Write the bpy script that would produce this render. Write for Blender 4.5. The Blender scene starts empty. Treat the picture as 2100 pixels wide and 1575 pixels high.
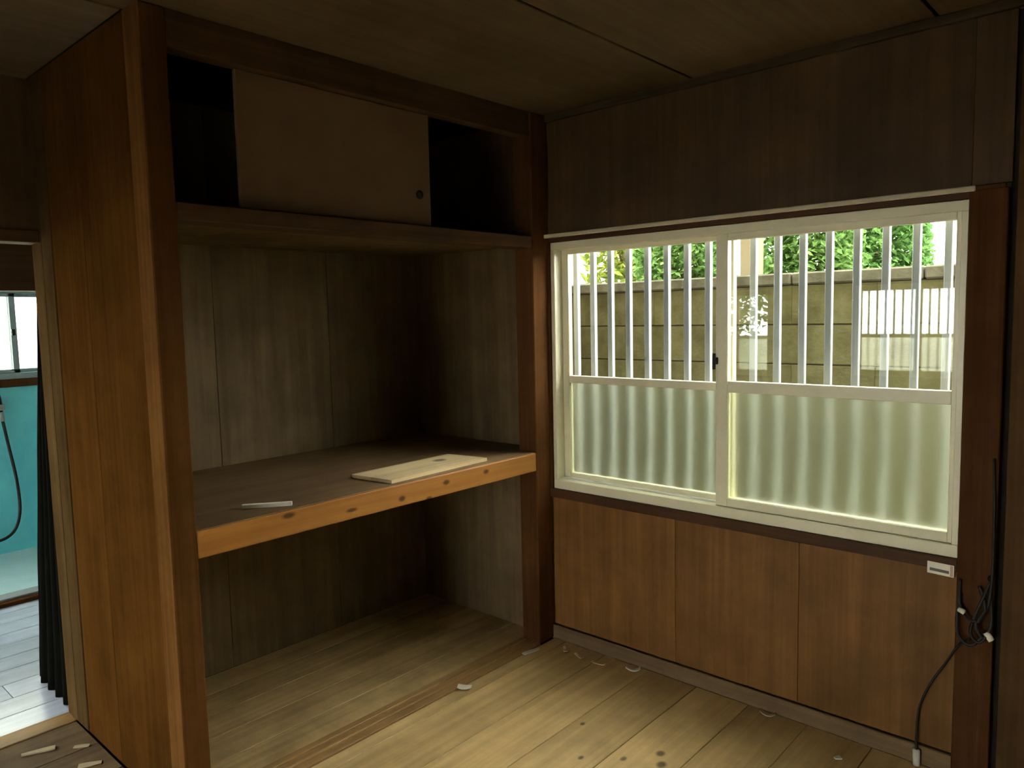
import bpy, bmesh, math, random
from mathutils import Vector, Matrix, Euler
random.seed(7)
scene = bpy.context.scene
COL = scene.collection

# ------------------------------------------------------------------ camera
YAW, PITCH, ROLL = 0.7344, -0.0910, -0.0221
cam_loc = Vector((2.0861, -2.5664, 1.4661))
f_ = Vector((-math.sin(YAW) * math.cos(PITCH), math.cos(YAW) * math.cos(PITCH), math.sin(PITCH)))
r_ = Vector((math.cos(YAW), math.sin(YAW), 0))
u_ = r_.cross(f_)
cr, sr = math.cos(ROLL), math.sin(ROLL)
r2, u2 = cr * r_ + sr * u_, -sr * r_ + cr * u_
cd = bpy.data.cameras.new('camera')
cd.sensor_width = 36
cd.lens = 1533.04 / 2100 * 36
cd.clip_start = 0.02
cam = bpy.data.objects.new('camera', cd)
COL.objects.link(cam)
m = Matrix((r2, u2, -f_)).transposed().to_4x4()
m.translation = cam_loc
cam.matrix_world = m
scene.camera = cam

# ------------------------------------------------------------------ sky, exposure
world = bpy.data.worlds.new('sky')
scene.world = world
world.use_nodes = True
bg = world.node_tree.nodes['Background']
bg.inputs['Color'].default_value = (1.0, 0.985, 0.95, 1)
bg.inputs['Strength'].default_value = 28.0
vs = scene.view_settings
vs.view_transform = 'Standard'
vs.look = 'None'
vs.gamma = 1
vs.use_curve_mapping = False
vs.exposure = 0.0
scene.cycles.max_bounces = 8
scene.cycles.diffuse_bounces = 4
scene.cycles.glossy_bounces = 3
scene.cycles.transmission_bounces = 8

# ------------------------------------------------------------------ materials
MATS = {}


def nodes_of(name, rough=0.6, spec=0.3):
    mt = bpy.data.materials.new(name)
    mt.use_nodes = True
    nt = mt.node_tree
    b = nt.nodes['Principled BSDF']
    b.inputs['Roughness'].default_value = rough
    b.inputs['Specular IOR Level'].default_value = spec
    MATS[name] = mt
    return mt, nt, b


def N(nt, kind, **inp):
    n = nt.nodes.new(kind)
    for k, v in inp.items():
        n.inputs[k].default_value = v
    return n


def ramp(nt, fac, c1, c2, p1=0.3, p2=0.7):
    r = nt.nodes.new('ShaderNodeValToRGB')
    r.color_ramp.elements[0].position = p1
    r.color_ramp.elements[1].position = p2
    r.color_ramp.elements[0].color = (*c1, 1)
    r.color_ramp.elements[1].color = (*c2, 1)
    nt.links.new(fac, r.inputs[0])
    return r.outputs[0]


def mixc(nt, fac, a, b, mode='MIX'):
    n = nt.nodes.new('ShaderNodeMix')
    n.data_type = 'RGBA'
    n.blend_type = mode
    for sock, v in ((n.inputs[0], fac), (n.inputs[6], a), (n.inputs[7], b)):
        if hasattr(v, 'is_output'):
            nt.links.new(v, sock)
        elif isinstance(v, (int, float)):
            sock.default_value = v
        else:
            sock.default_value = (*v, 1)
    return n.outputs[2]


def coords(nt, rnd=True):
    tc = nt.nodes.new('ShaderNodeTexCoord')
    out = tc.outputs['Object']
    oi = None
    if rnd:
        oi = nt.nodes.new('ShaderNodeObjectInfo')
        mul = nt.nodes.new('ShaderNodeMath')
        mul.operation = 'MULTIPLY'
        mul.inputs[1].default_value = 37.0
        nt.links.new(oi.outputs['Random'], mul.inputs[0])
        add = nt.nodes.new('ShaderNodeVectorMath')
        add.operation = 'ADD'
        nt.links.new(out, add.inputs[0])
        nt.links.new(mul.outputs[0], add.inputs[1])
        out = add.outputs[0]
    return out, oi, tc.outputs['Object']


def wood(name, c1, c2, axis='z', rough=0.6, spec=0.25, grain=60, stretch=0.04, knots=(), dirt=0.35, bump=0.15, vary=0.12):
    mt, nt, b = nodes_of(name, rough, spec)
    co, oi, raw = coords(nt)
    mp = N(nt, 'ShaderNodeMapping')
    s = [1, 1, 1]
    s['xyz'.index(axis)] = stretch
    mp.inputs['Scale'].default_value = s
    nt.links.new(co, mp.inputs[0])
    nz = N(nt, 'ShaderNodeTexNoise', Scale=grain, Detail=5, Roughness=0.6, Distortion=0.4)
    nt.links.new(mp.outputs[0], nz.inputs['Vector'])
    col = ramp(nt, nz.outputs[0], c1, c2)
    n2 = N(nt, 'ShaderNodeTexNoise', Scale=grain * 0.2, Detail=3, Distortion=1.2)
    nt.links.new(mp.outputs[0], n2.inputs['Vector'])
    col = mixc(nt, ramp(nt, n2.outputs[0], (0, 0, 0), (0.5, 0.5, 0.5), 0.4, 0.75), col, tuple(x * 0.6 for x in c1))
    n3 = N(nt, 'ShaderNodeTexNoise', Scale=3.5, Detail=6, Roughness=0.65)
    nt.links.new(co, n3.inputs['Vector'])
    d = tuple(1 - dirt for _ in range(3))
    col = mixc(nt, 1.0, col, ramp(nt, n3.outputs[0], d, (1, 1, 1), 0.35, 0.65), 'MULTIPLY')
    hv = nt.nodes.new('ShaderNodeMapRange')
    hv.inputs[3].default_value = 1 - vary
    hv.inputs[4].default_value = 1 + vary
    nt.links.new(oi.outputs['Random'], hv.inputs[0])
    hs = nt.nodes.new('ShaderNodeHueSaturation')
    nt.links.new(hv.outputs[0], hs.inputs['Value'])
    nt.links.new(col, hs.inputs['Color'])
    col = hs.outputs[0]
    for (kx, ky, kz, rx, ry, rz) in knots:
        mp2 = N(nt, 'ShaderNodeMapping')
        mp2.vector_type = 'POINT'
        mp2.inputs['Location'].default_value = (-kx / rx, -ky / ry, -kz / rz)
        mp2.inputs['Scale'].default_value = (1 / rx, 1 / ry, 1 / rz)
        nt.links.new(raw, mp2.inputs[0])
        ln = nt.nodes.new('ShaderNodeVectorMath')
        ln.operation = 'LENGTH'
        nt.links.new(mp2.outputs[0], ln.inputs[0])
        k = ramp(nt, ln.outputs['Value'], (0.85,) * 3, (0, 0, 0), 0.45, 1.0)
        col = mixc(nt, k, col, tuple(x * 0.12 for x in c1))
    nt.links.new(col, b.inputs['Base Color'])
    bp = N(nt, 'ShaderNodeBump', Strength=bump, Distance=0.004)
    nt.links.new(nz.outputs[0], bp.inputs['Height'])
    nt.links.new(bp.outputs[0], b.inputs['Normal'])
    return mt


def plain(name, c1, c2=None, rough=0.6, spec=0.3, scale=12, metal=0.0, bump=0.0, lo=0.35, hi=0.65, detail=5):
    mt, nt, b = nodes_of(name, rough, spec)
    b.inputs['Metallic'].default_value = metal
    if c2 is None:
        c2 = tuple(x * 0.82 for x in c1)
    co, oi, raw = coords(nt)
    nz = N(nt, 'ShaderNodeTexNoise', Scale=scale, Detail=detail, Roughness=0.6)
    nt.links.new(co, nz.inputs['Vector'])
    nt.links.new(ramp(nt, nz.outputs[0], c2, c1, lo, hi), b.inputs['Base Color'])
    if bump:
        n2 = N(nt, 'ShaderNodeTexNoise', Scale=scale * 8, Detail=4)
        nt.links.new(co, n2.inputs['Vector'])
        bp = N(nt, 'ShaderNodeBump', Strength=bump, Distance=0.004)
        nt.links.new(n2.outputs[0], bp.inputs['Height'])
        nt.links.new(bp.outputs[0], b.inputs['Normal'])
    return mt


def glass_mat(name, tint=(0.96, 0.98, 0.97)):
    mt = bpy.data.materials.new(name)
    mt.use_nodes = True
    nt = mt.node_tree
    nt.nodes.clear()
    out = nt.nodes.new('ShaderNodeOutputMaterial')
    tr = nt.nodes.new('ShaderNodeBsdfTransparent')
    tr.inputs[0].default_value = (*tint, 1)
    gl = nt.nodes.new('ShaderNodeBsdfGlossy')
    gl.inputs['Roughness'].default_value = 0.015
    lw = nt.nodes.new('ShaderNodeLayerWeight')
    lw.inputs[0].default_value = 0.5
    p = nt.nodes.new('ShaderNodeMath')
    p.operation = 'POWER'
    p.inputs[1].default_value = 5
    nt.links.new(lw.outputs['Facing'], p.inputs[0])
    mr = nt.nodes.new('ShaderNodeMapRange')
    mr.inputs[3].default_value = 0.045
    mr.inputs[4].default_value = 1.0
    nt.links.new(p.outputs[0], mr.inputs[0])
    mx = nt.nodes.new('ShaderNodeMixShader')
    nt.links.new(mr.outputs[0], mx.inputs[0])
    nt.links.new(tr.outputs[0], mx.inputs[1])
    nt.links.new(gl.outputs[0], mx.inputs[2])
    nt.links.new(mx.outputs[0], out.inputs[0])
    MATS[name] = mt
    return mt


def frosted_mat(name, rough=0.5, tint=(0.9, 0.95, 0.88)):
    mt = bpy.data.materials.new(name)
    mt.use_nodes = True
    nt = mt.node_tree
    nt.nodes.clear()
    out = nt.nodes.new('ShaderNodeOutputMaterial')
    g = nt.nodes.new('ShaderNodeBsdfGlass')
    g.inputs['Color'].default_value = (*tint, 1)
    g.inputs['Roughness'].default_value = rough
    g.inputs['IOR'].default_value = 1.45
    nt.links.new(g.outputs[0], out.inputs[0])
    MATS[name] = mt
    return mt


def leaf_mat(name, a, b_, c):
    mt = bpy.data.materials.new(name)
    mt.use_nodes = True
    nt = mt.node_tree
    nt.nodes.clear()
    out = nt.nodes.new('ShaderNodeOutputMaterial')
    tc = nt.nodes.new('ShaderNodeTexCoord')
    nz = N(nt, 'ShaderNodeTexNoise', Scale=9.0, Detail=4, Roughness=0.7)
    nt.links.new(tc.outputs['Object'], nz.inputs['Vector'])
    r = nt.nodes.new('ShaderNodeValToRGB')
    e = r.color_ramp.elements
    e[0].position, e[0].color = 0.3, (*a, 1)
    e[1].position, e[1].color = 0.55, (*b_, 1)
    x = e.new(0.75)
    x.color = (*c, 1)
    nt.links.new(nz.outputs[0], r.inputs[0])
    di = nt.nodes.new('ShaderNodeBsdfDiffuse')
    tl = nt.nodes.new('ShaderNodeBsdfTranslucent')
    nt.links.new(r.outputs[0], di.inputs[0])
    nt.links.new(r.outputs[0], tl.inputs[0])
    mx = nt.nodes.new('ShaderNodeMixShader')
    mx.inputs[0].default_value = 0.4
    nt.links.new(di.outputs[0], mx.inputs[1])
    nt.links.new(tl.outputs[0], mx.inputs[2])
    nt.links.new(mx.outputs[0], out.inputs[0])
    MATS[name] = mt
    return mt


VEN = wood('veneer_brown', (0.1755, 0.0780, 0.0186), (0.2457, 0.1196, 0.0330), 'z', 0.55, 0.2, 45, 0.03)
POSTD = wood('jamb_wood', (0.055, 0.032, 0.012), (0.085, 0.05, 0.02), 'z', 0.9, 0.0, 50, 0.03)
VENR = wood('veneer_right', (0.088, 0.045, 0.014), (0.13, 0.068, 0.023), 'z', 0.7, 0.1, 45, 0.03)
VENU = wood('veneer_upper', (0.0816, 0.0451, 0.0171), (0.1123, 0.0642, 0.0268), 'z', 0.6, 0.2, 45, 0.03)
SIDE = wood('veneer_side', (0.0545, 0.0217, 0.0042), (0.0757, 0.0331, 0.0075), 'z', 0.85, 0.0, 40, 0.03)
POST = wood('post_wood', (0.0960, 0.0403, 0.0144), (0.1360, 0.0605, 0.0216), 'z', 0.9, 0.0, 50, 0.03)
POSTO = wood('post_wood_orange', (0.0980, 0.0410, 0.0112), (0.1443, 0.0667, 0.0201), 'z', 0.9, 0.0, 50, 0.03)
BEAMY = wood('beam_wood', (0.0935, 0.0475, 0.0178), (0.1403, 0.0731, 0.0275), 'y', 0.6, 0.2, 50, 0.03)
TRIMX = wood('trim_wood', (0.0660, 0.0275, 0.0113), (0.1020, 0.0450, 0.0180), 'x', 0.6, 0.2, 50, 0.03)
TRIMZ = wood('trim_wood_upright', (0.0815, 0.0347, 0.0149), (0.1254, 0.0578, 0.0223), 'z', 0.9, 0.0, 50, 0.03)
DARKT = wood('cornice_wood', (0.05, 0.035, 0.02), (0.09, 0.06, 0.035), 'x', 0.7, 0.1, 50, 0.03)
BASE = wood('baseboard_wood', (0.1560, 0.0990, 0.0480), (0.2280, 0.1485, 0.0720), 'x', 0.6, 0.2, 50, 0.03)
CEIL = wood('ceiling_board', (0.1346, 0.0901, 0.0465), (0.1667, 0.1170, 0.0629), 'y', 0.7, 0.1, 40, 0.03, dirt=0.2)
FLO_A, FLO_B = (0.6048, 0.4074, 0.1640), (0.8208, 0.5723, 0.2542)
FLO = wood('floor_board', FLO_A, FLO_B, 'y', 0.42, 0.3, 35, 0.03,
           knots=(), dirt=0.3, bump=0.08)
FLD = wood('shaded_floor_board', (0.16, 0.105, 0.05), (0.26, 0.175, 0.09), 'y', 0.7, 0.1, 35, 0.03, dirt=0.4)  # floor board colour darkened to stand in for shade near the doorway
FLOK = wood('floor_board_knotty', FLO_A, FLO_B, 'y', 0.42, 0.3, 35, 0.03, dirt=0.3, bump=0.08,
            knots=[(0.018, 0.464, 0.011, 0.018, 0.022, 0.05), (0.052, 0.412, 0.011, 0.020, 0.026, 0.05), (-0.06, 0.36, 0.011, 0.012, 0.018, 0.05)])
FLOK2 = wood('floor_board_spotted', FLO_A, FLO_B, 'y', 0.42, 0.3, 35, 0.03, dirt=0.3, bump=0.08,
             knots=[(-0.075, 0.97, 0.011, 0.010, 0.014, 0.05), (0.045, 0.80, 0.011, 0.010, 0.016, 0.05), (-0.03, 0.55, 0.011, 0.012, 0.02, 0.05)])
CLF = wood('closet_floor_board', (0.5290, 0.3602, 0.1530), (0.7671, 0.5341, 0.2403), 'y', 0.5, 0.25, 35, 0.03, dirt=0.4)
SILL = wood('sill_wood', (0.34, 0.19, 0.07), (0.48, 0.29, 0.11), 'y', 0.5, 0.25, 50, 0.03)
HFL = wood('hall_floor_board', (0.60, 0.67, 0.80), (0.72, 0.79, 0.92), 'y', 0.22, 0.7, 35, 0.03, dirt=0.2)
PLY = wood('closet_plywood', (0.1893, 0.1302, 0.0646), (0.2622, 0.1887, 0.0970), 'z', 0.75, 0.1, 30, 0.05, dirt=0.3)
SHELF = wood('shelf_plywood', (0.1938, 0.1178, 0.0510), (0.2652, 0.1683, 0.0765), 'y', 0.6, 0.2, 30, 0.04, dirt=0.3)
PINE = wood('pine_beam', (0.3247, 0.1235, 0.0173), (0.4370, 0.1907, 0.0347), 'y', 0.5, 0.3, 45, 0.03, dirt=0.15,
            knots=[(0.03, 0.44, 0.012, 0.06, 0.02, 0.012), (0.03, 0.22, 0.008, 0.06, 0.022, 0.013),
                   (0.03, 0.00, -0.012, 0.06, 0.02, 0.013), (0.03, 0.13, -0.038, 0.06, 0.02, 0.012),
                   (0.03, -0.22, -0.008, 0.06, 0.03, 0.009), (0.03, -0.46, 0.025, 0.06, 0.03, 0.012)])
PLANKW = wood('loose_board_wood', (0.60, 0.44, 0.22), (0.76, 0.60, 0.34), 'y', 0.55, 0.2, 40, 0.03, dirt=0.15,
              knots=[(-0.03, 0.12, 0.006, 0.03, 0.04, 0.03)])
FUSU = plain('sliding_door_paper', (0.2037, 0.1315, 0.0798), (0.1773, 0.1116, 0.0651), 0.8, 0.1, 5)
BLACK = plain('dark_plastic', (0.012, 0.012, 0.012), None, 0.5)
DARKP = plain('dark_cloth', (0.006, 0.006, 0.005), None, 0.95, 0.0)
BACK = plain('dark_backing', (0.03, 0.025, 0.018), None, 0.9, 0.05)
PLAS = plain('wall_core', (0.35, 0.30, 0.22), None, 0.9, 0.05, 6)
ALU = plain('cream_aluminium', (0.8400, 0.8034, 0.5800), (0.7800, 0.7416, 0.5300), 0.36, 0.6, 6)
ALUW = plain('silver_aluminium', (0.2880, 0.3080, 0.3080), (0.2480, 0.2640, 0.2640), 0.4, 0.5, 8, metal=0.0)
ALUB = plain('lit_track_pale_ceiling', (0.88, 0.90, 0.88), None, 0.35, 0.5, 8)  # track's sky-lit line put into the colour; also the pale bathroom ceiling
RAILM = plain('curtain_rail_paint', (0.66, 0.58, 0.42), None, 0.45, 0.4)
WHITE = plain('white_plastic', (0.8960, 0.8640, 0.7200), (0.8064, 0.7776, 0.6400), 0.5)
PAPER = plain('pale_paper', (0.75, 0.72, 0.62), (0.62, 0.58, 0.48), 0.8)
SCRAP = plain('pale_wood_scrap', (0.55, 0.45, 0.28), None, 0.8)
INK = plain('grey_print', (0.16, 0.15, 0.13), None, 0.7)
PINK = plain('faded_red_print', (0.62, 0.42, 0.34), None, 0.7)
CABLE = plain('dark_cable', (0.018, 0.016, 0.014), None, 0.55)
BLOCK = plain('concrete_block', (0.1035, 0.1024, 0.0474), (0.0517, 0.0485, 0.0202), 0.95, 0.05, 7, bump=0.5, lo=0.3, hi=0.7, detail=8)
MORT = plain('mortar', (0.05, 0.043, 0.025), None, 0.95, 0.05, 20)
COPE = plain('coping_concrete', (0.1109, 0.1089, 0.0728), (0.0605, 0.0598, 0.0389), 0.95, 0.05, 9, bump=0.5, detail=8)
SOIL = plain('gravel_soil', (0.1365, 0.1207, 0.0892), (0.0840, 0.0735, 0.0525), 0.95, 0.05, 14, bump=0.8)
SLABP = plain('pale_slab', (0.3150, 0.3000, 0.2550), (0.2700, 0.2550, 0.2175), 0.9, 0.05, 3)
CREAM = plain('cream_render', (0.1739, 0.1471, 0.0878), (0.1588, 0.1331, 0.0785), 0.9, 0.05, 4)
CREAM2 = plain('pale_render', (0.22, 0.20, 0.16), None, 0.9, 0.05, 4)
BATHW = plain('blue_bath_wall', (0.20, 0.82, 0.95), (0.16, 0.74, 0.92), 0.35, 0.4, 5)
BATHP = plain('pale_bath_wall', (0.78, 0.88, 0.92), None, 0.5, 0.3, 5)
BATHF = plain('teal_bath_floor', (0.58, 0.80, 0.82), (0.48, 0.72, 0.76), 0.35, 0.4, 7)
GALV = plain('blue_grey_frame', (0.30, 0.42, 0.46), None, 0.45, 0.4)
BARK = plain('bark', (0.16, 0.11, 0.07), (0.09, 0.06, 0.04), 0.95, 0.05, 20, bump=0.6)
GLASS = glass_mat('clear_glass')
FROST = frosted_mat('frosted_glass', 0.36, (0.93, 0.965, 0.87))
LEAF1 = leaf_mat('leaf_yellow_green', (0.0546, 0.1024, 0.0117), (0.1326, 0.1774, 0.0312), (0.72, 0.62, 0.14))
LEAF2 = leaf_mat('leaf_green', (0.0560, 0.1231, 0.0283), (0.1306, 0.2317, 0.0666), (0.28, 0.42, 0.12))
LEAF3 = leaf_mat('leaf_deep_green', (0.0467, 0.1086, 0.0283), (0.1026, 0.2027, 0.0569), (0.24, 0.40, 0.10))

# ------------------------------------------------------------------ builders
WLOC = {}


def place(o, loc, parent=None):
    loc = Vector(loc)
    COL.objects.link(o)
    WLOC[o.name] = loc
    if parent is not None:
        o.parent = parent
        o.location = loc - WLOC[parent.name]
    else:
        o.location = loc
    return o


def tag(o, label=None, cat=None, group=None, kind=None):
    if label:
        o['label'] = label
    if cat:
        o['category'] = cat
    if group:
        o['group'] = group
    if kind:
        o['kind'] = kind
    return o


def empty(name, loc, label=None, cat=None, group=None, kind=None):
    o = bpy.data.objects.new(name, None)
    o.empty_display_size = 0.1
    place(o, loc)
    return tag(o, label, cat, group, kind)


BOXC = {}


def box_mesh(dx, dy, dz, mat, bevel):
    key = (round(dx, 4), round(dy, 4), round(dz, 4), mat.name, bevel)
    if key in BOXC:
        return BOXC[key]
    bm = bmesh.new()
    bmesh.ops.create_cube(bm, size=1.0)
    bmesh.ops.scale(bm, vec=(dx, dy, dz), verts=bm.verts)
    if bevel:
        bmesh.ops.bevel(bm, geom=list(bm.edges), offset=min(bevel, dx / 3, dy / 3, dz / 3), segments=1, affect='EDGES')
    me = bpy.data.meshes.new('shape')
    bm.to_mesh(me)
    bm.free()
    me.materials.append(mat)
    BOXC[key] = me
    return me


def box(name, x, y, z, mat, parent=None, bevel=0.0, kind=None, label=None):
    me = box_mesh(x[1] - x[0], y[1] - y[0], z[1] - z[0], mat, bevel)
    o = bpy.data.objects.new(name, me)
    place(o, ((x[0] + x[1]) / 2, (y[0] + y[1]) / 2, (z[0] + z[1]) / 2), parent)
    return tag(o, label, kind=kind)


def boxes(name, lst, mat, parent=None, bevel=0.0, kind=None, label=None, origin=None):
    """several boxes joined into one mesh (one rigid piece)"""
    bm = bmesh.new()
    if origin is None:
        xs = [v for b in lst for v in b[0]]
        ys = [v for b in lst for v in b[1]]
        zs = [v for b in lst for v in b[2]]
        origin = ((min(xs) + max(xs)) / 2, (min(ys) + max(ys)) / 2, (min(zs) + max(zs)) / 2)
    og = Vector(origin)
    for x, y, z in lst:
        t = bmesh.new()
        bmesh.ops.create_cube(t, size=1.0)
        d = (x[1] - x[0], y[1] - y[0], z[1] - z[0])
        bmesh.ops.scale(t, vec=d, verts=t.verts)
        if bevel:
            bmesh.ops.bevel(t, geom=list(t.edges), offset=min(bevel, *[q / 3 for q in d]), segments=1, affect='EDGES')
        c = Vector(((x[0] + x[1]) / 2, (y[0] + y[1]) / 2, (z[0] + z[1]) / 2)) - og
        bmesh.ops.translate(t, vec=c, verts=t.verts)
        tm = bpy.data.meshes.new('t')
        t.to_mesh(tm)
        t.free()
        bm.from_mesh(tm)
        bpy.data.meshes.remove(tm)
    me = bpy.data.meshes.new('shape')
    bm.to_mesh(me)
    bm.free()
    me.materials.append(mat)
    o = bpy.data.objects.new(name, me)
    place(o, og, parent)
    return tag(o, label, kind=kind)


def poly(name, verts, faces, mat, loc, parent=None, smooth=False, kind=None, label=None):
    loc = Vector(loc)
    me = bpy.data.meshes.new('shape')
    me.from_pydata([tuple(Vector(v) - loc) for v in verts], [], faces)
    me.update()
    if smooth:
        for p in me.polygons:
            p.use_smooth = True
    me.materials.append(mat)
    o = bpy.data.objects.new(name, me)
    place(o, loc, parent)
    return tag(o, label, kind=kind)


def catmull(pts, n=8):
    pts = [Vector(p) for p in pts]
    out = []
    for i in range(len(pts) - 1):
        p0 = pts[max(i - 1, 0)]
        p1, p2 = pts[i], pts[i + 1]
        p3 = pts[min(i + 2, len(pts) - 1)]
        for k in range(n):
            t = k / n
            out.append(0.5 * ((2 * p1) + (p2 - p0) * t + (2 * p0 - 5 * p1 + 4 * p2 - p3) * t * t + (3 * p1 - p0 - 3 * p2 + p3) * t ** 3))
    out.append(pts[-1])
    return out


def tube(name, pts, r, mat, parent=None, n=8, smooth_n=8, radii=None, label=None):
    P = catmull(pts, smooth_n) if smooth_n else [Vector(p) for p in pts]
    verts, faces = [], []
    up = Vector((0.31, 0.22, 0.92))
    for i, p in enumerate(P):
        d = (P[min(i + 1, len(P) - 1)] - P[max(i - 1, 0)]).normalized()
        a = d.cross(up)
        if a.length < 1e-3:
            a = d.cross(Vector((1, 0, 0)))
        a.normalize()
        b = d.cross(a)
        rr = r if radii is None else radii[0] + (radii[1] - radii[0]) * i / (len(P) - 1)
        for k in range(n):
            t = 2 * math.pi * k / n
            verts.append(p + rr * (math.cos(t) * a + math.sin(t) * b))
    for i in range(len(P) - 1):
        for k in range(n):
            faces.append((i * n + k, i * n + (k + 1) % n, (i + 1) * n + (k + 1) % n, (i + 1) * n + k))
    faces.append(tuple(range(n - 1, -1, -1)))
    faces.append(tuple((len(P) - 1) * n + k for k in range(n)))
    return poly(name, verts, faces, mat, P[0] if parent is None else P[len(P) // 2], parent, True, label=label)


def prism(name, outline, axis, a, b, mat, parent=None, label=None, kind=None):
    """outline: 2-D loop in the two other axes, pulled from a to b along axis"""
    vs_ = []
    for t in (a, b):
        for (p, q) in outline:
            vs_.append({'x': (t, p, q), 'y': (p, t, q), 'z': (p, q, t)}[axis])
    n = len(outline)
    fs = [tuple(range(n - 1, -1, -1)), tuple(range(n, 2 * n))]
    for i in range(n):
        fs.append((i, (i + 1) % n, n + (i + 1) % n, n + i))
    c = sum((Vector(v) for v in vs_), Vector()) / len(vs_)
    o = poly(name, vs_, fs, mat, c, parent, kind=kind, label=label)
    bm = bmesh.new()
    bm.from_mesh(o.data)
    bmesh.ops.recalc_face_normals(bm, faces=bm.faces)
    bm.to_mesh(o.data)
    bm.free()
    return o


# ------------------------------------------------------------------ dimensions
CZ = 2.316          # ceiling
CZT = CZ + 0.0105   # walls run up to the ceiling backing
FL = -1.694         # outer face of the closet's side wall
WD = 1.62           # closet opening left edge (y = -WD)
YB = -5.2           # rear wall
XR = 2.75           # right wall
GZ = -0.45          # ground outside

# ------------------------------------------------------------------ floors
floor = box('floor', (-1.0, XR + 0.1), (YB - 0.12, 0.12), (-0.14, -0.022), BACK, kind='structure',
            label='worn pale plank floor of the empty room')
edges = [0.004 + 0.07 - 0.066]
xs = [0.006, 0.07, 0.286, 0.502, 0.718, 0.934, 1.15, 1.366, 1.582, 1.798, 2.014, 2.23, 2.446, 2.662, XR]
for i in range(len(xs) - 1):
    ya, yb = -0.012, -1.9 - 0.35 * ((i * 5) % 4)
    for (p, q) in ((yb + 0.0015, ya), (-3.8 - 0.2 * (i % 3), yb), (YB, -3.8 - 0.2 * (i % 3) - 0.0015)):
        box('floor_plank', (xs[i] + 0.0012, xs[i + 1] - 0.0012), (p, q), (-0.022, 0.0), FLOK if i == 4 and q > -1 else FLOK2 if i == 3 and q > -1 else FLO, floor, 0.0016)
# strip before the doorway: same floor, its shade painted into the plank colour
xs2 = [-0.92, -0.70, -0.484, -0.268, -0.052, 0.004]
for i in range(len(xs2) - 1):
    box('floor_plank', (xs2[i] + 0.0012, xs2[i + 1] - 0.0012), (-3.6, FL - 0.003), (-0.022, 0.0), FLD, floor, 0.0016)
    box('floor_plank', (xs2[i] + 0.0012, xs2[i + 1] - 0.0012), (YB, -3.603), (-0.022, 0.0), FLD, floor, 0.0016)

# ------------------------------------------------------------------ ceiling
ceil = boxes('ceiling', [((-3.72, XR + 0.1), (YB - 0.12, 0.12), (CZ + 0.010, CZ + 0.05)), ((-2.7, -0.8), (0.12, 1.0), (CZ + 0.010, CZ + 0.05))], BACK, kind='structure',
           label='brown board ceiling with thin dark joints')
for a, b in ((-0.10, 0.70), (0.70, 1.50), (1.50, 2.30), (2.30, XR), (-1.01, -0.10)):
    y1 = 0.0 if b > 0 else FL
    box('ceiling_panel', (a + 0.005, b - 0.005), (YB, y1), (CZ, CZ + 0.010), CEIL, ceil, 0.002)

# ------------------------------------------------------------------ window wall
wf = boxes('wall_front', [((-0.9, 0.0), (0.02, 0.12), (-0.1, CZT)), ((0.0, 1.6), (0.02, 0.12), (-0.1, 0.66)),
                          ((0.0, 1.6), (0.02, 0.12), (1.785, CZT)), ((1.6, XR + 0.1), (0.02, 0.12), (-0.1, CZT))],
           PLAS, kind='structure', label='brown veneer wall with the wide window')
for a, b in ((0.002, 0.62), (0.62, 1.11), (1.11, 1.598)):
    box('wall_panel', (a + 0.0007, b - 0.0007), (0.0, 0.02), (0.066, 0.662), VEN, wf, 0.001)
for a, b in ((0.002, 1.60),):
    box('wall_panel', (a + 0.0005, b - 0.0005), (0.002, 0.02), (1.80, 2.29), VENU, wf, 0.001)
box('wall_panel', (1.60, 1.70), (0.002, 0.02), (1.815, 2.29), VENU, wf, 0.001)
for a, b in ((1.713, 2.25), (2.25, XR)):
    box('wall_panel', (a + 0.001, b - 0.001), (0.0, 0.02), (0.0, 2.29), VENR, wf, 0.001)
box('post', (1.5985, 1.697), (-0.022, 0.10), (0.0, 1.80), TRIMZ, wf, 0.003)
box('painted_gap_shade', (1.695, 1.714), (0.0185, 0.0205), (0.0, 2.29), BACK, wf)  # dark strip painting the shade inside the gap
box('window_jamb', (-0.001, 0.0125), (-0.012, 0.10), (0.66, 1.79), TRIMZ, wf, 0.002)
box('window_sill_board', (0.0, 1.5985), (-0.016, 0.11), (0.655, 0.694), TRIMX, wf, 0.003)
box('window_head_board', (0.0, 1.5985), (-0.008, 0.11), (1.778, 1.798), TRIMX, wf, 0.002)
bb = box('baseboard_front', (0.0, 1.598), (-0.012, 0.0), (0.0, 0.062), BASE, kind='structure', bevel=0.002,
         label='pale worn baseboard under the window wall')
box('trim_1', (0.0, XR), (-0.016, 0.002), (2.288, CZ), DARKT, kind='structure', bevel=0.002,
    label='dark cornice strip between window wall and ceiling')

# ------------------------------------------------------------------ window 1
w1 = empty('window_1', (0.8, 0.05, 0.694), 'wide two-pane aluminium sliding window above the brown wall panel', kind='structure')
X0, X1, Z0, Z1 = 0.0135, 1.5965, 0.695, 1.777
box('frame_sill', (X0, X1), (-0.004, 0.09), (Z0, 0.735), ALU, w1, 0.002)
box('frame_head', (X0, X1), (-0.004, 0.09), (1.745, Z1), ALU, w1, 0.002)
box('frame_jamb', (X0, 0.034), (-0.004, 0.09), (0.735, 1.745), ALU, w1, 0.002)
box('frame_jamb', (1.577, X1), (-0.004, 0.09), (0.735, 1.745), ALU, w1, 0.002)
box('frame_track', (0.034, 1.577), (0.0375, 0.0425), (0.735, 0.741), ALUB, w1)
box('frame_lip', (0.034, 1.577), (0.082, 0.09), (0.735, 0.752), ALUB, w1)


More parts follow.
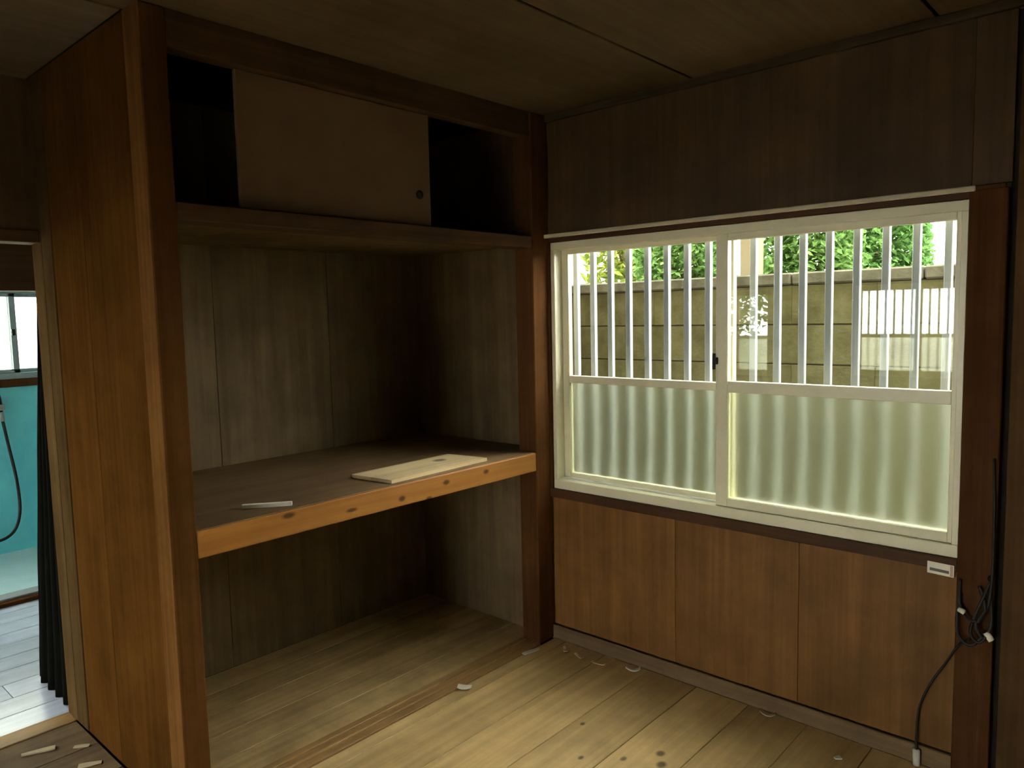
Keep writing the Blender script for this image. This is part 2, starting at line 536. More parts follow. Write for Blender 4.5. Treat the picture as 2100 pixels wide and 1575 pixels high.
def sash(x0, x1, y0, y1, ls, rs, bz, tz, r0, r1, latch=None):
    s = boxes('sash', [((x0, x0 + ls), (y0, y1), (bz[0], tz[1])), ((x1 - rs, x1), (y0, y1), (bz[0], tz[1])),
                       ((x0 + ls, x1 - rs), (y0, y1), bz), ((x0 + ls, x1 - rs), (y0, y1), tz),
                       ((x0 + ls, x1 - rs), (y0 + 0.002, y1 - 0.002), (r0, r1))], ALU, w1, 0.002)
    ym = (y0 + y1) / 2
    box('glass_pane', (x0 + ls - 0.004, x1 - rs + 0.004), (ym - 0.002, ym + 0.002), (r1 - 0.004, tz[0] + 0.004), GLASS, s)
    box('frosted_pane', (x0 + ls - 0.004, x1 - rs + 0.004), (ym - 0.002, ym + 0.002), (bz[1] - 0.004, r0 + 0.004), FROST, s,
        label='frosted glass lower pane')
    if latch:
        boxes('latch', [((latch - 0.007, latch + 0.004), (y0 - 0.010, y0), (1.270, 1.296)),
                        ((latch - 0.018, latch - 0.006), (y0 - 0.008, y0 - 0.002), (1.25, 1.312))], BLACK, s, 0.002,
              label='dark crescent latch')
    return s


sash(0.034, 0.837, 0.048, 0.076, 0.034, 0.030, (0.742, 0.762), (1.728, 1.748), 1.165, 1.197)
sash(0.788, 1.577, 0.006, 0.036, 0.046, 0.014, (0.736, 0.768), (1.722, 1.748), 1.166, 1.208, latch=0.795)

# curtain rail above the window
cr_ = empty('curtain_rail', (0.8, -0.02, 1.795), 'thin pale curtain rail running above the aluminium window', 'curtain rail')
box('rail', (-0.02, 1.615), (-0.030, -0.018), (1.796, 1.812), RAILM, cr_, 0.003)
box('rail_extension', (1.615, 1.690), (-0.028, -0.022), (1.797, 1.810), TRIMZ, cr_, 0.002)
for x in (0.05, 0.45, 0.80, 1.20, 1.56):
    boxes('bracket', [((x - 0.008, x + 0.008), (-0.020, 0.002), (1.800, 1.808)), ((x - 0.008, x + 0.008), (-0.003, 0.002), (1.797, 1.811))], RAILM, cr_)

# sticker below the window
st = empty('sticker', (1.553, -0.017, 0.655), 'small white printed sticker under the window\'s lower right corner', 'sticker')
prism('sticker_sheet', [(1.517, 0.639), (1.517, 0.676), (1.590, 0.674), (1.590, 0.637)], 'y', -0.0185, -0.0162, WHITE, st)
prism('printed_bar', [(1.524, 0.648), (1.524, 0.657), (1.577, 0.655), (1.577, 0.646)], 'y', -0.0190, -0.0185, INK, st)
prism('printed_edge', [(1.580, 0.639), (1.580, 0.673), (1.588, 0.672), (1.588, 0.639)], 'y', -0.0190, -0.0185, PINK, st)

# ------------------------------------------------------------------ window grille outside
gr = empty('window_grille', (0.75, 0.16, 0.6), 'silver aluminium bar grille fixed outside the wide window', 'window grille')
for z in (0.62, 1.86):
    box('grille_rail', (-0.05, 1.68), (0.148, 0.178), (z - 0.014, z + 0.014), ALUW, gr, 0.002)
for i in range(17):
    x = 0.030 + i * 0.0927
    if x < 1.60:
        box('grille_bar', (x - 0.0115, x + 0.0115), (0.150, 0.173), (0.634, 1.846), ALUW, gr, 0.002)
for x in (-0.03, 1.66):
    for z in (0.62, 1.86):
        box('grille_bracket', (x - 0.012, x + 0.012), (0.12, 0.150), (z - 0.012, z + 0.012), ALUW, gr, 0.002)

# ------------------------------------------------------------------ closet
cl = empty('built_in_closet', (-0.4, -0.85, 0.0), 'doorless built-in wooden closet with mid shelf and upper cabinet', 'closet')
DB = -0.872
box('post', (-0.10, 0.0), (FL, -WD), (0, CZ), POSTO, cl, 0.004, label='orange-brown front post with a split edge')
box('post', (-0.10, 0.0), (-0.1085, 0.0), (0, CZ), POST, cl, 0.004)
box('frieze_beam', (-0.06, -0.004), (-WD, -0.1085), (2.214, CZ), BEAMY, cl, 0.002)
box('lintel_beam', (-0.10, -0.001), (-WD, -0.1085), (1.752, 1.801), BEAMY, cl, 0.003)
box('upper_cabinet_floor', (DB, -0.10), (-WD, -0.02), (1.775, 1.79), PLY, cl)
bpn = [(-1.66, -1.10), (-1.10, -0.55), (-0.55, 0.0)]
for a, b in bpn:
    box('back_panel', (DB - 0.012, DB), (a + 0.001, b - 0.001), (0, CZT), PLY, cl, 0.001)
box('end_panel', (DB, -0.10), (-0.006, 0.012), (0, CZT), PLY, cl)
box('inner_side_panel', (DB, -0.10), (-1.66, -1.648), (0, CZT), PLY, cl)
box('side_panel', (-0.50, -0.102), (FL + 0.003, -1.662), (0.0, CZ), SIDE, cl, 0.0015)
box('side_panel', (-0.80, -0.5015), (FL + 0.003, -1.662), (0.0, CZ), SIDE, cl, 0.0015)
box('floor_sill', (-0.108, 0.006), (-WD, -0.1085), (-0.02, 0.006), SILL, cl, 0.0015)
for x in (-0.075, -0.035):
    box('sill_track', (x - 0.006, x + 0.006), (-WD, -0.1085), (0.004, 0.012), SILL, cl, 0.002)
cxs = [-0.108, -0.255, -0.41, -0.565, -0.72, DB]
for i in range(5):
    box('closet_floor_plank', (cxs[i + 1] + 0.001, cxs[i] - 0.001), (-1.648, -0.006), (-0.02, 0.0), CLF, cl, 0.0015)
sh = box('shelf', (DB, -0.012), (-1.648, -0.0), (0.857, 0.8695), SHELF, cl, 0.001)
box('front_beam', (-0.06, -0.0), (-WD, -0.1085), (0.787, 0.867), PINE, sh, 0.003, label='orange pine shelf beam with dark knots')
for y in (-1.25, -0.8, -0.35):
    box('cross_batten', (DB, -0.06), (y - 0.02, y + 0.02), (0.815, 0.857), PLY, sh, 0.002)
# sliding door of the upper cabinet
sd = box('sliding_door', (-0.058, -0.040), (-1.405, -0.643), (1.808, 2.213), FUSU, cl, 0.002, label='beige paper sliding door with dark round pull')
vs_, fs_ = [], []
n = 20
for k, (rr, dx) in enumerate(((0.016, 0.0), (0.016, 0.0035), (0.012, 0.0035), (0.011, 0.001))):
    for i in range(n):
        t = 2 * math.pi * i / n
        vs_.append((-0.040 + dx, -0.698 + rr * math.cos(t), 1.918 + rr * math.sin(t)))
for k in range(3):
    for i in range(n):
        fs_.append((k * n + i, k * n + (i + 1) % n, (k + 1) * n + (i + 1) % n, (k + 1) * n + i))
fs_.append(tuple(3 * n + i for i in range(n)))
poly('finger_pull', vs_, fs_, BLACK, (-0.04, -0.698, 1.918), sd, label='dark round finger pull')

# things on the shelf
ZS = 0.8698
lb = prism('loose_board', [(-0.030, -0.885), (-0.235, -0.912), (-0.245, -0.405), (-0.044, -0.372)], 'z', ZS, ZS + 0.013, PLANKW)
tag(lb, 'pale loose plank lying on the closet shelf near the window', 'board')
tube_pts = None
a_, b_ = Vector((-0.139, -1.405, ZS)), Vector((-0.047, -1.282, ZS))
d_ = (b_ - a_).normalized()
n_ = Vector((-d_.y, d_.x, 0)) * 0.0085
ws = prism('plastic_strip', [((a_ + n_).x, (a_ + n_).y), ((a_ - n_).x, (a_ - n_).y), ((b_ - n_).x, (b_ - n_).y), ((b_ + n_).x, (b_ + n_).y)],
           'z', ZS, ZS + 0.012, WHITE)
tag(ws, 'short white plastic strip lying on the closet shelf by the left post', 'strip')

# ------------------------------------------------------------------ doorway to the hall (partition left of the closet)
pt_ = empty('wall_left', (-0.96, -3.4, 0), 'partition with the open doorway left of the closet', kind='structure')
box('post', (-0.905, -0.802), (FL, -1.60), (0, CZ), POSTD, pt_, 0.003)
box('door_jamb', (-1.012, -0.907), (FL, -1.60), (0, CZ), POSTD, pt_, 0.003)
box('door_lintel', (-1.012, -0.918), (-4.6, FL), (1.757, 1.80), BEAMY, pt_, 0.003)
box('wall_panel', (-1.0, -0.93), (-4.6, FL), (1.80, CZT), VENU, pt_)
box('wall_panel', (-1.0, -0.93), (YB, -4.6), (0, CZT), VENU, pt_)
box('wall_panel', (-1.0, -0.93), (-3.45, -2.60), (0.004, 1.757), VENU, pt_)  # unseen panel added to cut light coming from the hall
box('door_sill', (-1.012, -0.921), (-4.6, FL), (-0.02, 0.004), SILL, pt_, 0.002)

# ------------------------------------------------------------------ remaining shell of the room
wr = boxes('wall_right', [((XR, XR + 0.1), (YB, 0.02), (0, CZT))], VENU, kind='structure', label='plain brown wall at the right, behind the camera')


# rear wall with its windows; the generic window is laid out as (along, depth outwards, height)
def gen_window(name, axis, pos, sgn, a0, a1, z0, z1, mid, rail, label, bars=None, frost=True):
    def M_(a, d, z):
        d = (pos + sgn * d[0], pos + sgn * d[1])
        d = (min(d), max(d))
        return (a, d, z) if axis == 'y' else (d, a, z)
    c = ((a0 + a1) / 2, pos, z0) if axis == 'y' else (pos, (a0 + a1) / 2, z0)
    w = empty(name, c, label, kind='structure')
    box('frame_sill', *M_((a0, a1), (-0.002, 0.09), (z0, z0 + 0.035)), ALU, w)
    box('frame_head', *M_((a0, a1), (-0.002, 0.09), (z1 - 0.035, z1)), ALU, w)
    box('frame_jamb', *M_((a0, a0 + 0.03), (-0.002, 0.09), (z0 + 0.035, z1 - 0.035)), ALU, w)
    box('frame_jamb', *M_((a1 - 0.03, a1), (-0.002, 0.09), (z0 + 0.035, z1 - 0.035)), ALU, w)
    for (a, b, d) in ((a0 + 0.03, mid + 0.035, 0.005), (mid - 0.035, a1 - 0.03, 0.04)):
        zz = (z0 + 0.035, z1 - 0.035)
        s = boxes('sash', [M_((a, a + 0.03), (d, d + 0.025), zz), M_((b - 0.05, b), (d, d + 0.025), zz),
                           M_((a, b), (d, d + 0.025), (z0 + 0.035, z0 + 0.06)), M_((a, b), (d, d + 0.025), (z1 - 0.06, z1 - 0.035)),
                           M_((a, b), (d + 0.002, d + 0.023), (rail - 0.018, rail + 0.018))], ALU, w)
        box('glass_pane', *M_((a + 0.026, b - 0.046), (d + 0.010, d + 0.014), (rail + 0.014, z1 - 0.056)), GLASS, s)
        box('frosted_pane' if frost else 'glass_pane', *M_((a + 0.026, b - 0.046), (d + 0.010, d + 0.014), (z0 + 0.056, rail - 0.014)), FROST if frost else GLASS, s)
    if bars:
        g = empty('rear_grille', ((a0 + a1) / 2, pos + sgn * 0.16, z0), bars, 'window grille')
        for z in (z0 - 0.04, z1 + 0.04):
            box('grille_rail', *M_((a0 - 0.03, a1 + 0.03), (0.15, 0.175), (z - 0.012, z + 0.012)), ALUW, g)
        k = int((a1 - a0) / 0.078)
        for i in range(k + 1):
            x = a0 + i * 0.078
            box('grille_bar', *M_((x - 0.008, x + 0.008), (0.152, 0.172), (z0 - 0.028, z1 + 0.028)), ALUW, g)
        for x in (a0, a1):
            for z in (z0 - 0.04, z1 + 0.04):
                box('grille_bracket', *M_((x - 0.01, x + 0.01), (0.12, 0.15), (z - 0.01, z + 0.01)), ALUW, g)


A = (-0.36, 0.78, 0.80, 1.69)
B = (-2.30, -1.00, 0.76, 1.69)
D = (0.90, 1.72, 0.20, 1.55)
wl = []
xa = -2.6
for (p, q, z0, z1) in (B, A, D):
    wl += [((xa, p), (YB - 0.12, YB), (-0.1, CZT)), ((p, q), (YB - 0.12, YB), (-0.1, z0)), ((p, q), (YB - 0.12, YB), (z1, CZT))]
    xa = q
wl.append(((xa, XR + 0.1), (YB - 0.12, YB), (-0.1, CZT)))
boxes('wall_back', wl, VENU, kind='structure', label='rear wall behind the camera with two windows and an added glass door')
gen_window('window_3', 'y', YB, -1, *A, 0.20, 1.195, 'barred rear window seen reflected in the right pane',
           'silver bar grille outside the rear window seen reflected in the right pane')
gen_window('window_4', 'y', YB, -1, *B, -1.62, 1.175, 'rear window of the hall, faintly reflected in the right pane')
gen_window('added_rear_door', 'y', YB, -1, *D, 1.31, 0.80, 'unseen rear glass door added to light the window wall', frost=False)  # unseen opening, placed and sized to light the window wall

# ------------------------------------------------------------------ hall and bathroom beyond the doorway
hf = box('floor_hall', (-2.62, -1.0), (YB - 0.05, 1.0), (-0.14, -0.022), BACK, kind='structure', label='brightly lit plank floor beyond the doorway')
hx = [-1.013, -1.16, -1.31, -1.46, -1.61, -1.76, -1.91, -2.06, -2.21, -2.36, -2.495]
for i in range(len(hx) - 1):
    box('floor_plank', (hx[i + 1] + 0.001, hx[i] - 0.001), (YB, -2.4 + 0.3 * (i % 3)), (-0.022, 0.0), HFL, hf, 0.0016)
    box('floor_plank', (hx[i + 1] + 0.001, hx[i] - 0.001), (-2.398 + 0.3 * (i % 3), 0.9), (-0.022, 0.0), HFL, hf, 0.0016)
HW = (-4.4, -2.60, 0.20, 1.75)
boxes('wall_hall', [((-2.6, -2.5), (YB, HW[0]), (0, CZT)), ((-2.6, -2.5), (HW[1], -2.25), (0, CZT)), ((-2.6, -2.5), HW[:2], (0, HW[2])),
                    ((-2.6, -2.5), HW[:2], (HW[3], CZT)), ((-2.6, -2.5), (-1.10, 0.9), (0, CZT)), ((-2.6, -2.5), (-2.25, -1.10), (1.655, CZT))],
      BEAMY, kind='structure', label='dark wall of the hall around the bathroom opening')
boxes('wall_hall_end', [((-2.6, -0.9), (0.9, 1.0), (0, CZT))], BEAMY, kind='structure', label='far end wall of the hall behind the closet')
boxes('wall_hall_side', [((-0.9, -0.8), (0.12, 0.9), (0, CZT))], BEAMY, kind='structure', label='short hall wall behind the closet')
box('trim_2', (-2.50, -2.455), (-2.25, -1.10), (0.0, 0.02), TRIMZ, kind='structure', bevel=0.002, label='dark wooden step before the bathroom')
box('trim_3', (-2.60, -2.50), (-2.25, -1.10), (0.0, 0.03), ALUW, kind='structure', bevel=0.003, label='white bathroom threshold strip')
box('floor_bathroom', (-3.7, -2.6), (-2.5, -0.2), (-0.12, -0.01), BATHF, kind='structure', label='pale teal bathroom floor')
BWY = (-1.66, -0.50)
box('ceiling_bathroom', (-3.6, -2.6), (-2.5, -0.2), (CZ - 0.02, CZ), ALUB, kind='structure', label='pale bathroom ceiling, out of sight')
boxes('wall_bathroom', [((-3.7, -3.6), (-2.5, BWY[0]), (-0.1, CZT)), ((-3.7, -3.6), (BWY[1], -0.2), (-0.1, CZT)), ((-3.7, -3.6), BWY, (-0.1, 1.075)),
                        ((-3.7, -3.6), BWY, (1.71, CZT))], BATHW, kind='structure', label='blue bathroom wall under the small bright window')
BS = (-3.58, -2.64, 0.12, 2.20)
boxes('wall_bathroom_side', [((-3.7, BS[0]), (-2.6, -2.5), (-0.1, CZT)), ((BS[1], -2.6), (-2.6, -2.5), (-0.1, CZT)), ((BS[0], BS[1]), (-2.6, -2.5), (-0.1, BS[2])),
                             ((BS[0], BS[1]), (-2.6, -2.5), (BS[3], CZT))], BATHP, kind='structure', label='pale bathroom side wall with an added window')
boxes('wall_bathroom_end', [((-3.7, -2.6), (-0.2, -0.1), (-0.1, CZT))], BATHP, kind='structure', label='pale bathroom end wall')
w2 = empty('window_2', (-3.6, -1.08, 1.10), 'small bright bathroom window seen through the doorway', kind='structure')
box('window_stool', (-3.68, -3.585), BWY, (1.075, 1.125), TRIMZ, w2, 0.003)
box('frame_sill', (-3.68, -3.60), BWY, (1.126, 1.165), GALV, w2)
box('frame_head', (-3.68, -3.60), BWY, (1.685, 1.71), GALV, w2)
box('frame_jamb', (-3.68, -3.60), (BWY[0], BWY[0] + 0.03), (1.165, 1.685), GALV, w2)
box('frame_jamb', (-3.68, -3.60), (BWY[1] - 0.03, BWY[1]), (1.165, 1.685), GALV, w2)
for (a, b, xa) in ((BWY[0] + 0.03, -1.085, -3.63), (-1.125, BWY[1] - 0.03, -3.66)):
    s = boxes('sash', [((xa, xa + 0.02), (a, a + 0.035), (1.165, 1.685)), ((xa, xa + 0.02), (b - 0.035, b), (1.165, 1.685)),
                       ((xa, xa + 0.02), (a, b), (1.165, 1.19)), ((xa, xa + 0.02), (a, b), (1.66, 1.685))], GALV, w2, 0.002)
    box('glass_pane', (xa + 0.008, xa + 0.012), (a + 0.03, b - 0.03), (1.186, 1.664), FROST, s)
boxes('latch', [((-3.612, -3.598), (-1.118, -1.098), (1.41, 1.45))], BLACK, w2)

gen_window('added_bath_window', 'y', -2.5, -1, *BS, -3.10, 1.25, 'unseen window added to light the blue bathroom wall', frost=False)  # unseen opening added and enlarged to brighten the bathroom
gen_window('added_hall_window', 'x', -2.5, -1, *HW, -3.60, 1.00, 'unseen window added to light the hall floor', frost=False)  # unseen opening added to brighten the hall floor
hs_ = empty('shower_hose', (-3.58, -1.30, 0.02), 'dark flexible shower hose hanging against the blue wall', 'hose')
tube('hose', [(-3.575, -1.215, 0.86), (-3.575, -1.195, 0.70), (-3.57, -1.165, 0.45), (-3.565, -1.165, 0.25), (-3.56, -1.21, 0.13),
              (-3.56, -1.30, 0.09), (-3.56, -1.40, 0.14), (-3.57, -1.46, 0.30), (-3.575, -1.48, 0.55)], 0.0095, CABLE, hs_, 10)
tube('hose_connector', [(-3.575, -1.215, 0.86), (-3.575, -1.222, 0.92)], 0.014, ALUW, hs_, 12, 0)
tube('hose_connector', [(-3.575, -1.48, 0.55), (-3.575, -1.482, 0.61)], 0.014, ALUW, hs_, 12, 0)
tube('shower_head', [(-3.575, -1.222, 0.92), (-3.575, -1.225, 1.00), (-3.565, -1.24, 1.05), (-3.545, -1.26, 1.07)], 0.013, BLACK, hs_, 12)
box('wall_bracket', (-3.60, -3.56), (-1.245, -1.20), (0.93, 0.97), ALUW, hs_, 0.004)
box('wall_bracket', (-3.60, -3.57), (-1.50, -1.46), (0.60, 0.66), ALUW, hs_, 0.004)

# dark curtain bunched at the doorway jamb: narrow where it hangs, spread out on the floor
cv, cf = [], []
NU, NV = 40, 24
for j in range(NV + 1):
    t = j / NV
    z = 1.665 * (1 - t) + 0.004
    xl = -1.045 - 0.375 * t - 0.006 * math.sin(t * 21) * t
    xr_ = -1.016
    for i in range(NU + 1):
        s_ = i / NU
        fold = math.sin(s_ * 6.28 * 4.5 + 0.6 * math.sin(t * 3))
        cv.append((xr_ + (xl - xr_) * s_, -1.672 + (0.006 + 0.012 * t) * fold, z))
for j in range(NV):
    for i in range(NU):
        k = j * (NU + 1) + i
        cf.append((k, k + 1, k + NU + 2, k + NU + 1))
nb = len(cv)
cv += [(x, y + 0.006, z) for x, y, z in cv]
cf += [tuple(nb + q for q in reversed(f)) for f in cf]
rim = list(range(NU + 1)) + [j * (NU + 1) + NU for j in range(1, NV + 1)] + [NV * (NU + 1) + i for i in range(NU - 1, -1, -1)] + [j * (NU + 1) for j in range(NV - 1, 0, -1)]
for a_i, b_i in zip(rim, rim[1:] + rim[:1]):
    cf.append((b_i, a_i, nb + a_i, nb + b_i))
cu = empty('curtain', (-1.2, -1.67, 0.0), 'dark curtain bunched beside the doorway jamb, spreading at the floor', 'curtain')
poly('cloth', cv, cf, DARKP, (-1.2, -1.67, 0.8), cu, True)
tube('curtain_tie', [(-1.012, -1.672, 1.672), (-1.05, -1.672, 1.672)], 0.008, DARKP, cu, 8, 0)

# ------------------------------------------------------------------ cables at the right post
c1 = empty('cable_bundle', (1.65, -0.03, 0.35), 'tangled dark cables with pale connectors hanging on the right post', 'cable')
tube('cable', [(1.685, -0.026, 1.02), (1.692, -0.03, 0.80), (1.690, -0.035, 0.62), (1.675, -0.05, 0.545), (1.640, -0.055, 0.53), (1.612, -0.04, 0.57), (1.61, -0.03, 0.64)], 0.004, CABLE, c1)
tube('cable', [(1.692, -0.028, 0.66), (1.66, -0.05, 0.56), (1.645, -0.05, 0.49), (1.672, -0.06, 0.47), (1.695, -0.045, 0.52), (1.69, -0.03, 0.60)], 0.0045, CABLE, c1)
tube('cable', [(1.612, -0.03, 0.60), (1.607, -0.045, 0.52), (1.615, -0.05, 0.47), (1.650, -0.06, 0.455), (1.685, -0.05, 0.50)], 0.005, CABLE, c1)
tube('cable', [(1.66, -0.03, 0.63), (1.68, -0.045, 0.57), (1.66, -0.06, 0.52), (1.675, -0.055, 0.485)], 0.006, CABLE, c1)
tube('connector', [(1.612, -0.045, 0.552), (1.628, -0.052, 0.548)], 0.008, WHITE, c1, 10, 0)
tube('connector', [(1.684, -0.05, 0.500), (1.700, -0.052, 0.480)], 0.009, WHITE, c1, 10, 0)
tube('cable_clip', [(1.690, -0.022, 0.66), (1.690, -0.034, 0.66)], 0.010, BLACK, c1, 10, 0)
c2 = empty('loose_cable', (1.52, -0.03, 0.0), 'thin dark cable sagging from the right post down to the baseboard', 'cable')
tube('cable', [(1.645, -0.05, 0.47), (1.615, -0.035, 0.44), (1.575, -0.02, 0.36), (1.535, -0.016, 0.28), (1.505, -0.016, 0.19), (1.500, -0.02, 0.10), (1.503, -0.028, 0.055)], 0.0035, CABLE, c2)
tube('plug', [(1.503, -0.028, 0.055), (1.505, -0.03, 0.005)], 0.011, PAPER, c2, 10, 0)


# ------------------------------------------------------------------ scraps on the floor
def scrap(name, c, l, w, rot, h, mat, label, cat, curl=0.0):
    vs2 = []
    k = 6
    for t in range(k + 1):
        s_ = t / k - 0.5
        ww = w * (0.75 + 0.25 * math.cos(s_ * 3 + c[0] * 9))
        for sgn in (-1, 1):
            x = s_ * l
            y = sgn * ww / 2
            z = curl * (s_ * 2) ** 2 + 0.0005
            vs2.append((c[0] + x * math.cos(rot) - y * math.sin(rot), c[1] + x * math.sin(rot) + y * math.cos(rot), c[2] + z))
    top = [(x, y, z + h) for x, y, z in vs2]
    al = vs2 + top
    nn = len(vs2)
    fs = []
    for t in range(k):
        a = 2 * t
        fs.append((a, a + 2, a + 3, a + 1))
        fs.append((nn + a, nn + a + 1, nn + a + 3, nn + a + 2))
        fs.append((a, nn + a, nn + a + 2, a + 2))
        fs.append((a + 1, a + 3, nn + a + 3, nn + a + 1))
    fs.append((0, 1, nn + 1, nn))
    fs.append((nn - 2, 2 * nn - 2, 2 * nn - 1, nn - 1))
    o = poly(name, al, fs, mat, c)
    bm = bmesh.new()
    bm.from_mesh(o.data)
    bmesh.ops.recalc_face_normals(bm, faces=bm.faces)
    bm.to_mesh(o.data)
    bm.free()
    return tag(o, label, cat, {'paper_scrap': 'paper scraps on the floor', 'wood_chip': 'wood chips on the floor', 'dust_flake': 'dusty flakes by the closet'}[name])


scrap('paper_scrap', (0.028, -0.606, 0.006), 0.055, 0.032, 0.6, 0.004, WHITE, 'small white paper scrap on the closet floor sill', 'paper scrap', 0.004)
scrap('wood_chip', (0.026, -0.200, 0.006), 0.085, 0.020, 1.35, 0.005, PAPER, 'pale splinter of wood lying where sill meets window wall', 'wood chip')
scrap('paper_scrap', (0.125, -0.085, 0.0), 0.05, 0.018, 2.4, 0.003, SCRAP, 'dull paper scrap nearest the closet corner post', 'paper scrap', 0.006)
scrap('paper_scrap', (0.21, -0.095, 0.0), 0.055, 0.022, 2.9, 0.003, SCRAP, 'dull paper scrap second from the closet corner post', 'paper scrap', 0.005)
scrap('paper_scrap', (0.31, -0.098, 0.0), 0.06, 0.02, 0.1, 0.003, SCRAP, 'dull paper scrap third from the closet corner post', 'paper scrap', 0.004)
scrap('paper_scrap', (0.455, -0.055, 0.0), 0.06, 0.026, 0.5, 0.003, PAPER, 'pale curled paper scrap against the baseboard left of centre', 'paper scrap', 0.012)
scrap('paper_scrap', (1.02, -0.04, 0.0), 0.055, 0.025, 0.2, 0.004, SCRAP, 'crumpled paper scrap against the baseboard below the right pane', 'paper scrap', 0.014)
scrap('paper_scrap', (1.30, -0.146, 0.0), 0.022, 0.018, 0.9, 0.004, PAPER, 'tiny pale scrap on the floor at lower right', 'paper scrap')
scrap('wood_chip', (-0.80, -1.855, 0.0), 0.10, 0.024, 1.2, 0.005, SCRAP, 'tan wood chip on the floor in front of the doorway', 'wood chip')
scrap('dust_flake', (-0.72, -1.745, 0.0), 0.05, 0.022, 0.9, 0.002, SCRAP, 'dusty pale flake on the floor nearest the closet side wall', 'flake')
scrap('dust_flake', (-0.58, -1.765, 0.0), 0.07, 0.03, 1.1, 0.002, SCRAP, 'larger dusty pale flake on the floor beside the closet side wall', 'flake')

# ------------------------------------------------------------------ roof, ground and things outside
boxes('roof', [((-4.3, XR + 0.6), (YB - 0.4, 0.13), (CZ + 0.06, CZ + 0.20))], PLAS, kind='structure', label='roof slab with eaves over the house')
box('added_sky_block', (-4.2, XR + 0.5), (YB - 0.3, 0.13), (CZ + 0.21, 5.0), PLAS, kind='structure', label='unseen block added over the roof to shade the block wall')  # unseen mass added to keep sky light off the block wall
box('ground', (-25, 25), (-25, 25), (GZ - 0.2, GZ), SOIL, kind='structure', label='bare ground outside the house')
boxes('foundation', [((-3.72, XR + 0.1), (0.02, 0.12), (GZ, -0.14)), ((-2.6, XR + 0.1), (YB - 0.12, YB), (GZ, -0.14))], PLAS, kind='structure', label='house foundation below the floor')

WY = 1.20
bw = empty('boundary_wall', (0.0, WY + 0.07, GZ), 'weathered concrete block wall standing outside the wide window', 'wall')
box('mortar_core', (-4.2, 4.6), (WY + 0.006, WY + 0.12), (GZ, 1.59), MORT, bw)
zc = 1.59
row = 0
while zc > GZ + 0.02:
    z1 = zc
    z0 = max(zc - 0.20, GZ)
    off = 0.2 * (row % 2)
    x = -4.2 + off
    while x < 4.55:
        jx, jy = random.uniform(-0.001, 0.001), random.uniform(-0.002, 0.002)
        if z0 > GZ + 0.001:
            box('block', (x + 0.0006, x + 0.3994), (WY + jy * 0.5, WY + 0.10 + jy * 0.5), (z0 + 0.004, z1 - 0.004), BLOCK, bw, 0.0012)
        x += 0.40
    zc -= 0.20
    row += 1
x = -4.2
while x < 4.5:
    box('coping_block', (x + 0.003, x + 0.597), (WY - 0.015, WY + 0.135), (1.59, 1.651), COPE, bw, 0.008)
    x += 0.60


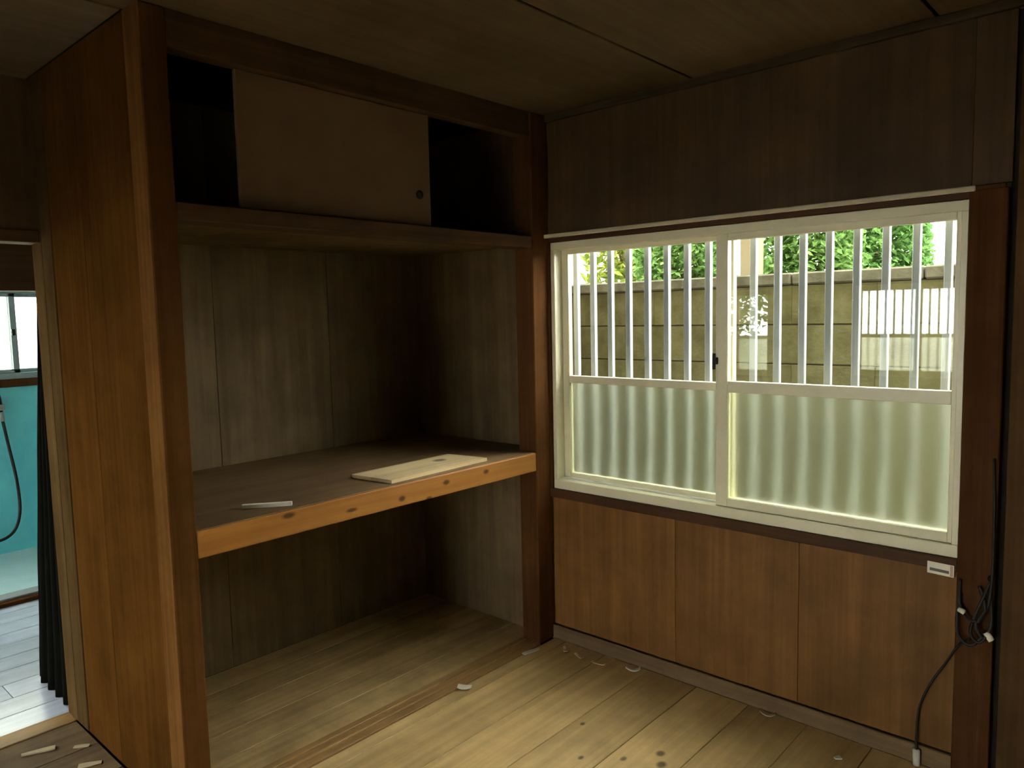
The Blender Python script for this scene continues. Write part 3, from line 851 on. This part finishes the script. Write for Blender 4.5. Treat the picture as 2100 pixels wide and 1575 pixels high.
def tree(name, c, rx, ry, z0, z1, nl, size, mat, label, hollow=0.45, group=None):
    t = empty(name, (c[0], c[1], GZ), label, 'tree', group)
    rnd = random.Random(int(c[0] * 100) + nl)
    zm, rz = (z0 + z1) / 2, (z1 - z0) / 2
    trunk = tube('trunk', [(c[0], c[1], GZ), (c[0] + 0.05, c[1], GZ + (zm - GZ) * 0.5), (c[0] - 0.03, c[1], zm)], 0.05, BARK, t, 8, 5, (0.06, 0.03))
    for k in range(7):
        a = k * 2.4
        tube('branch', [(c[0], c[1], zm - rz * 0.7 + 0.1 * k), (c[0] + rx * 0.4 * math.cos(a), c[1] + ry * 0.4 * math.sin(a), zm - rz * 0.3 + 0.12 * k),
                        (c[0] + rx * 0.8 * math.cos(a), c[1] + ry * 0.8 * math.sin(a), zm + rz * 0.1 * (k - 2))], 0.02, BARK, t, 6, 4, (0.022, 0.006))
    verts, faces = [], []
    for i in range(nl):
        while True:
            p = Vector((rnd.uniform(-1, 1), rnd.uniform(-1, 1), rnd.uniform(-1, 1)))
            if hollow < p.length < 1.0 + 0.08 * math.sin(p.x * 9 + p.z * 7):
                break
        p = Vector((c[0] + p.x * rx, c[1] + p.y * ry, zm + p.z * rz))
        e = Euler((rnd.uniform(-0.9, 0.9), rnd.uniform(-0.9, 0.9), rnd.uniform(0, 6.28))).to_matrix()
        s_ = size * rnd.uniform(0.6, 1.25)
        b0 = len(verts)
        for q in ((-0.5, 0, 0), (-0.1, -0.26, 0.06), (0.5, 0, -0.10), (-0.1, 0.26, 0.06)):
            verts.append(p + e @ (Vector(q) * s_))
        faces.append((b0, b0 + 1, b0 + 2))
        faces.append((b0, b0 + 2, b0 + 3))
    fo = poly('foliage', verts, faces, mat, (c[0], c[1], zm), t)
    fo['kind'] = 'stuff'
    return t


tree('garden_tree', (-2.2, 4.0), 0.46, 0.5, 1.2, 3.1, 1500, 0.13, LEAF1, 'sparse yellow-green tree behind the left end of the block wall', 0.3)
GS = 'shrubs behind the block wall'
tree('garden_shrub', (-1.02, 3.0), 0.40, 0.4, 0.9, 2.7, 9000, 0.075, LEAF2, 'bright green shrub behind the block wall, seen left of the window\'s centre stile', 0.4, GS)
tree('garden_shrub', (0.20, 2.5), 0.34, 0.3, 0.9, 2.7, 9500, 0.065, LEAF2, 'dense green shrub behind the block wall just right of the cream pillar', 0.4, GS)
tree('garden_shrub', (0.42, 3.35), 0.31, 0.35, 0.9, 2.8, 9500, 0.07, LEAF3, 'dense green shrub behind the block wall beside the patch of open sky', 0.4, GS)

pl = empty('cream_pillar', (0.02, 2.05, GZ), 'square cream pillar standing behind the block wall between the shrubs', 'pillar')
box('shaft', (-0.03, 0.06), (1.95, 2.10), (GZ, 2.9), CREAM, pl, 0.004)
box('cap', (-0.055, 0.085), (1.925, 2.125), (2.9, 3.0), CREAM, pl, 0.006)
nh = empty('neighbour_house', (-5.0, 6.3, GZ), 'pale neighbouring house corner beyond the left end of the block wall', 'house')
box('house_wall', (-7.0, -3.15), (4.75, 8.0), (GZ, 3.4), CREAM2, nh)
prism('house_roof', [(4.4, 3.4), (8.3, 3.4), (6.35, 4.5)], 'x', -7.3, -2.9, MORT, nh)

tree('yard_tree', (-3.2, -7.6), 0.9, 0.8, 0.2, 3.2, 3500, 0.14, LEAF2, 'green tree outside the hall\'s rear window, seen only as a reflection', 0.3)

box('added_pale_slab', (-8, 8), (-18, -6.2), (GZ, GZ + 0.02), SLABP, kind='structure', label='pale slab added behind the house to brighten the reflection')  # slab added to brighten the rear window's reflection
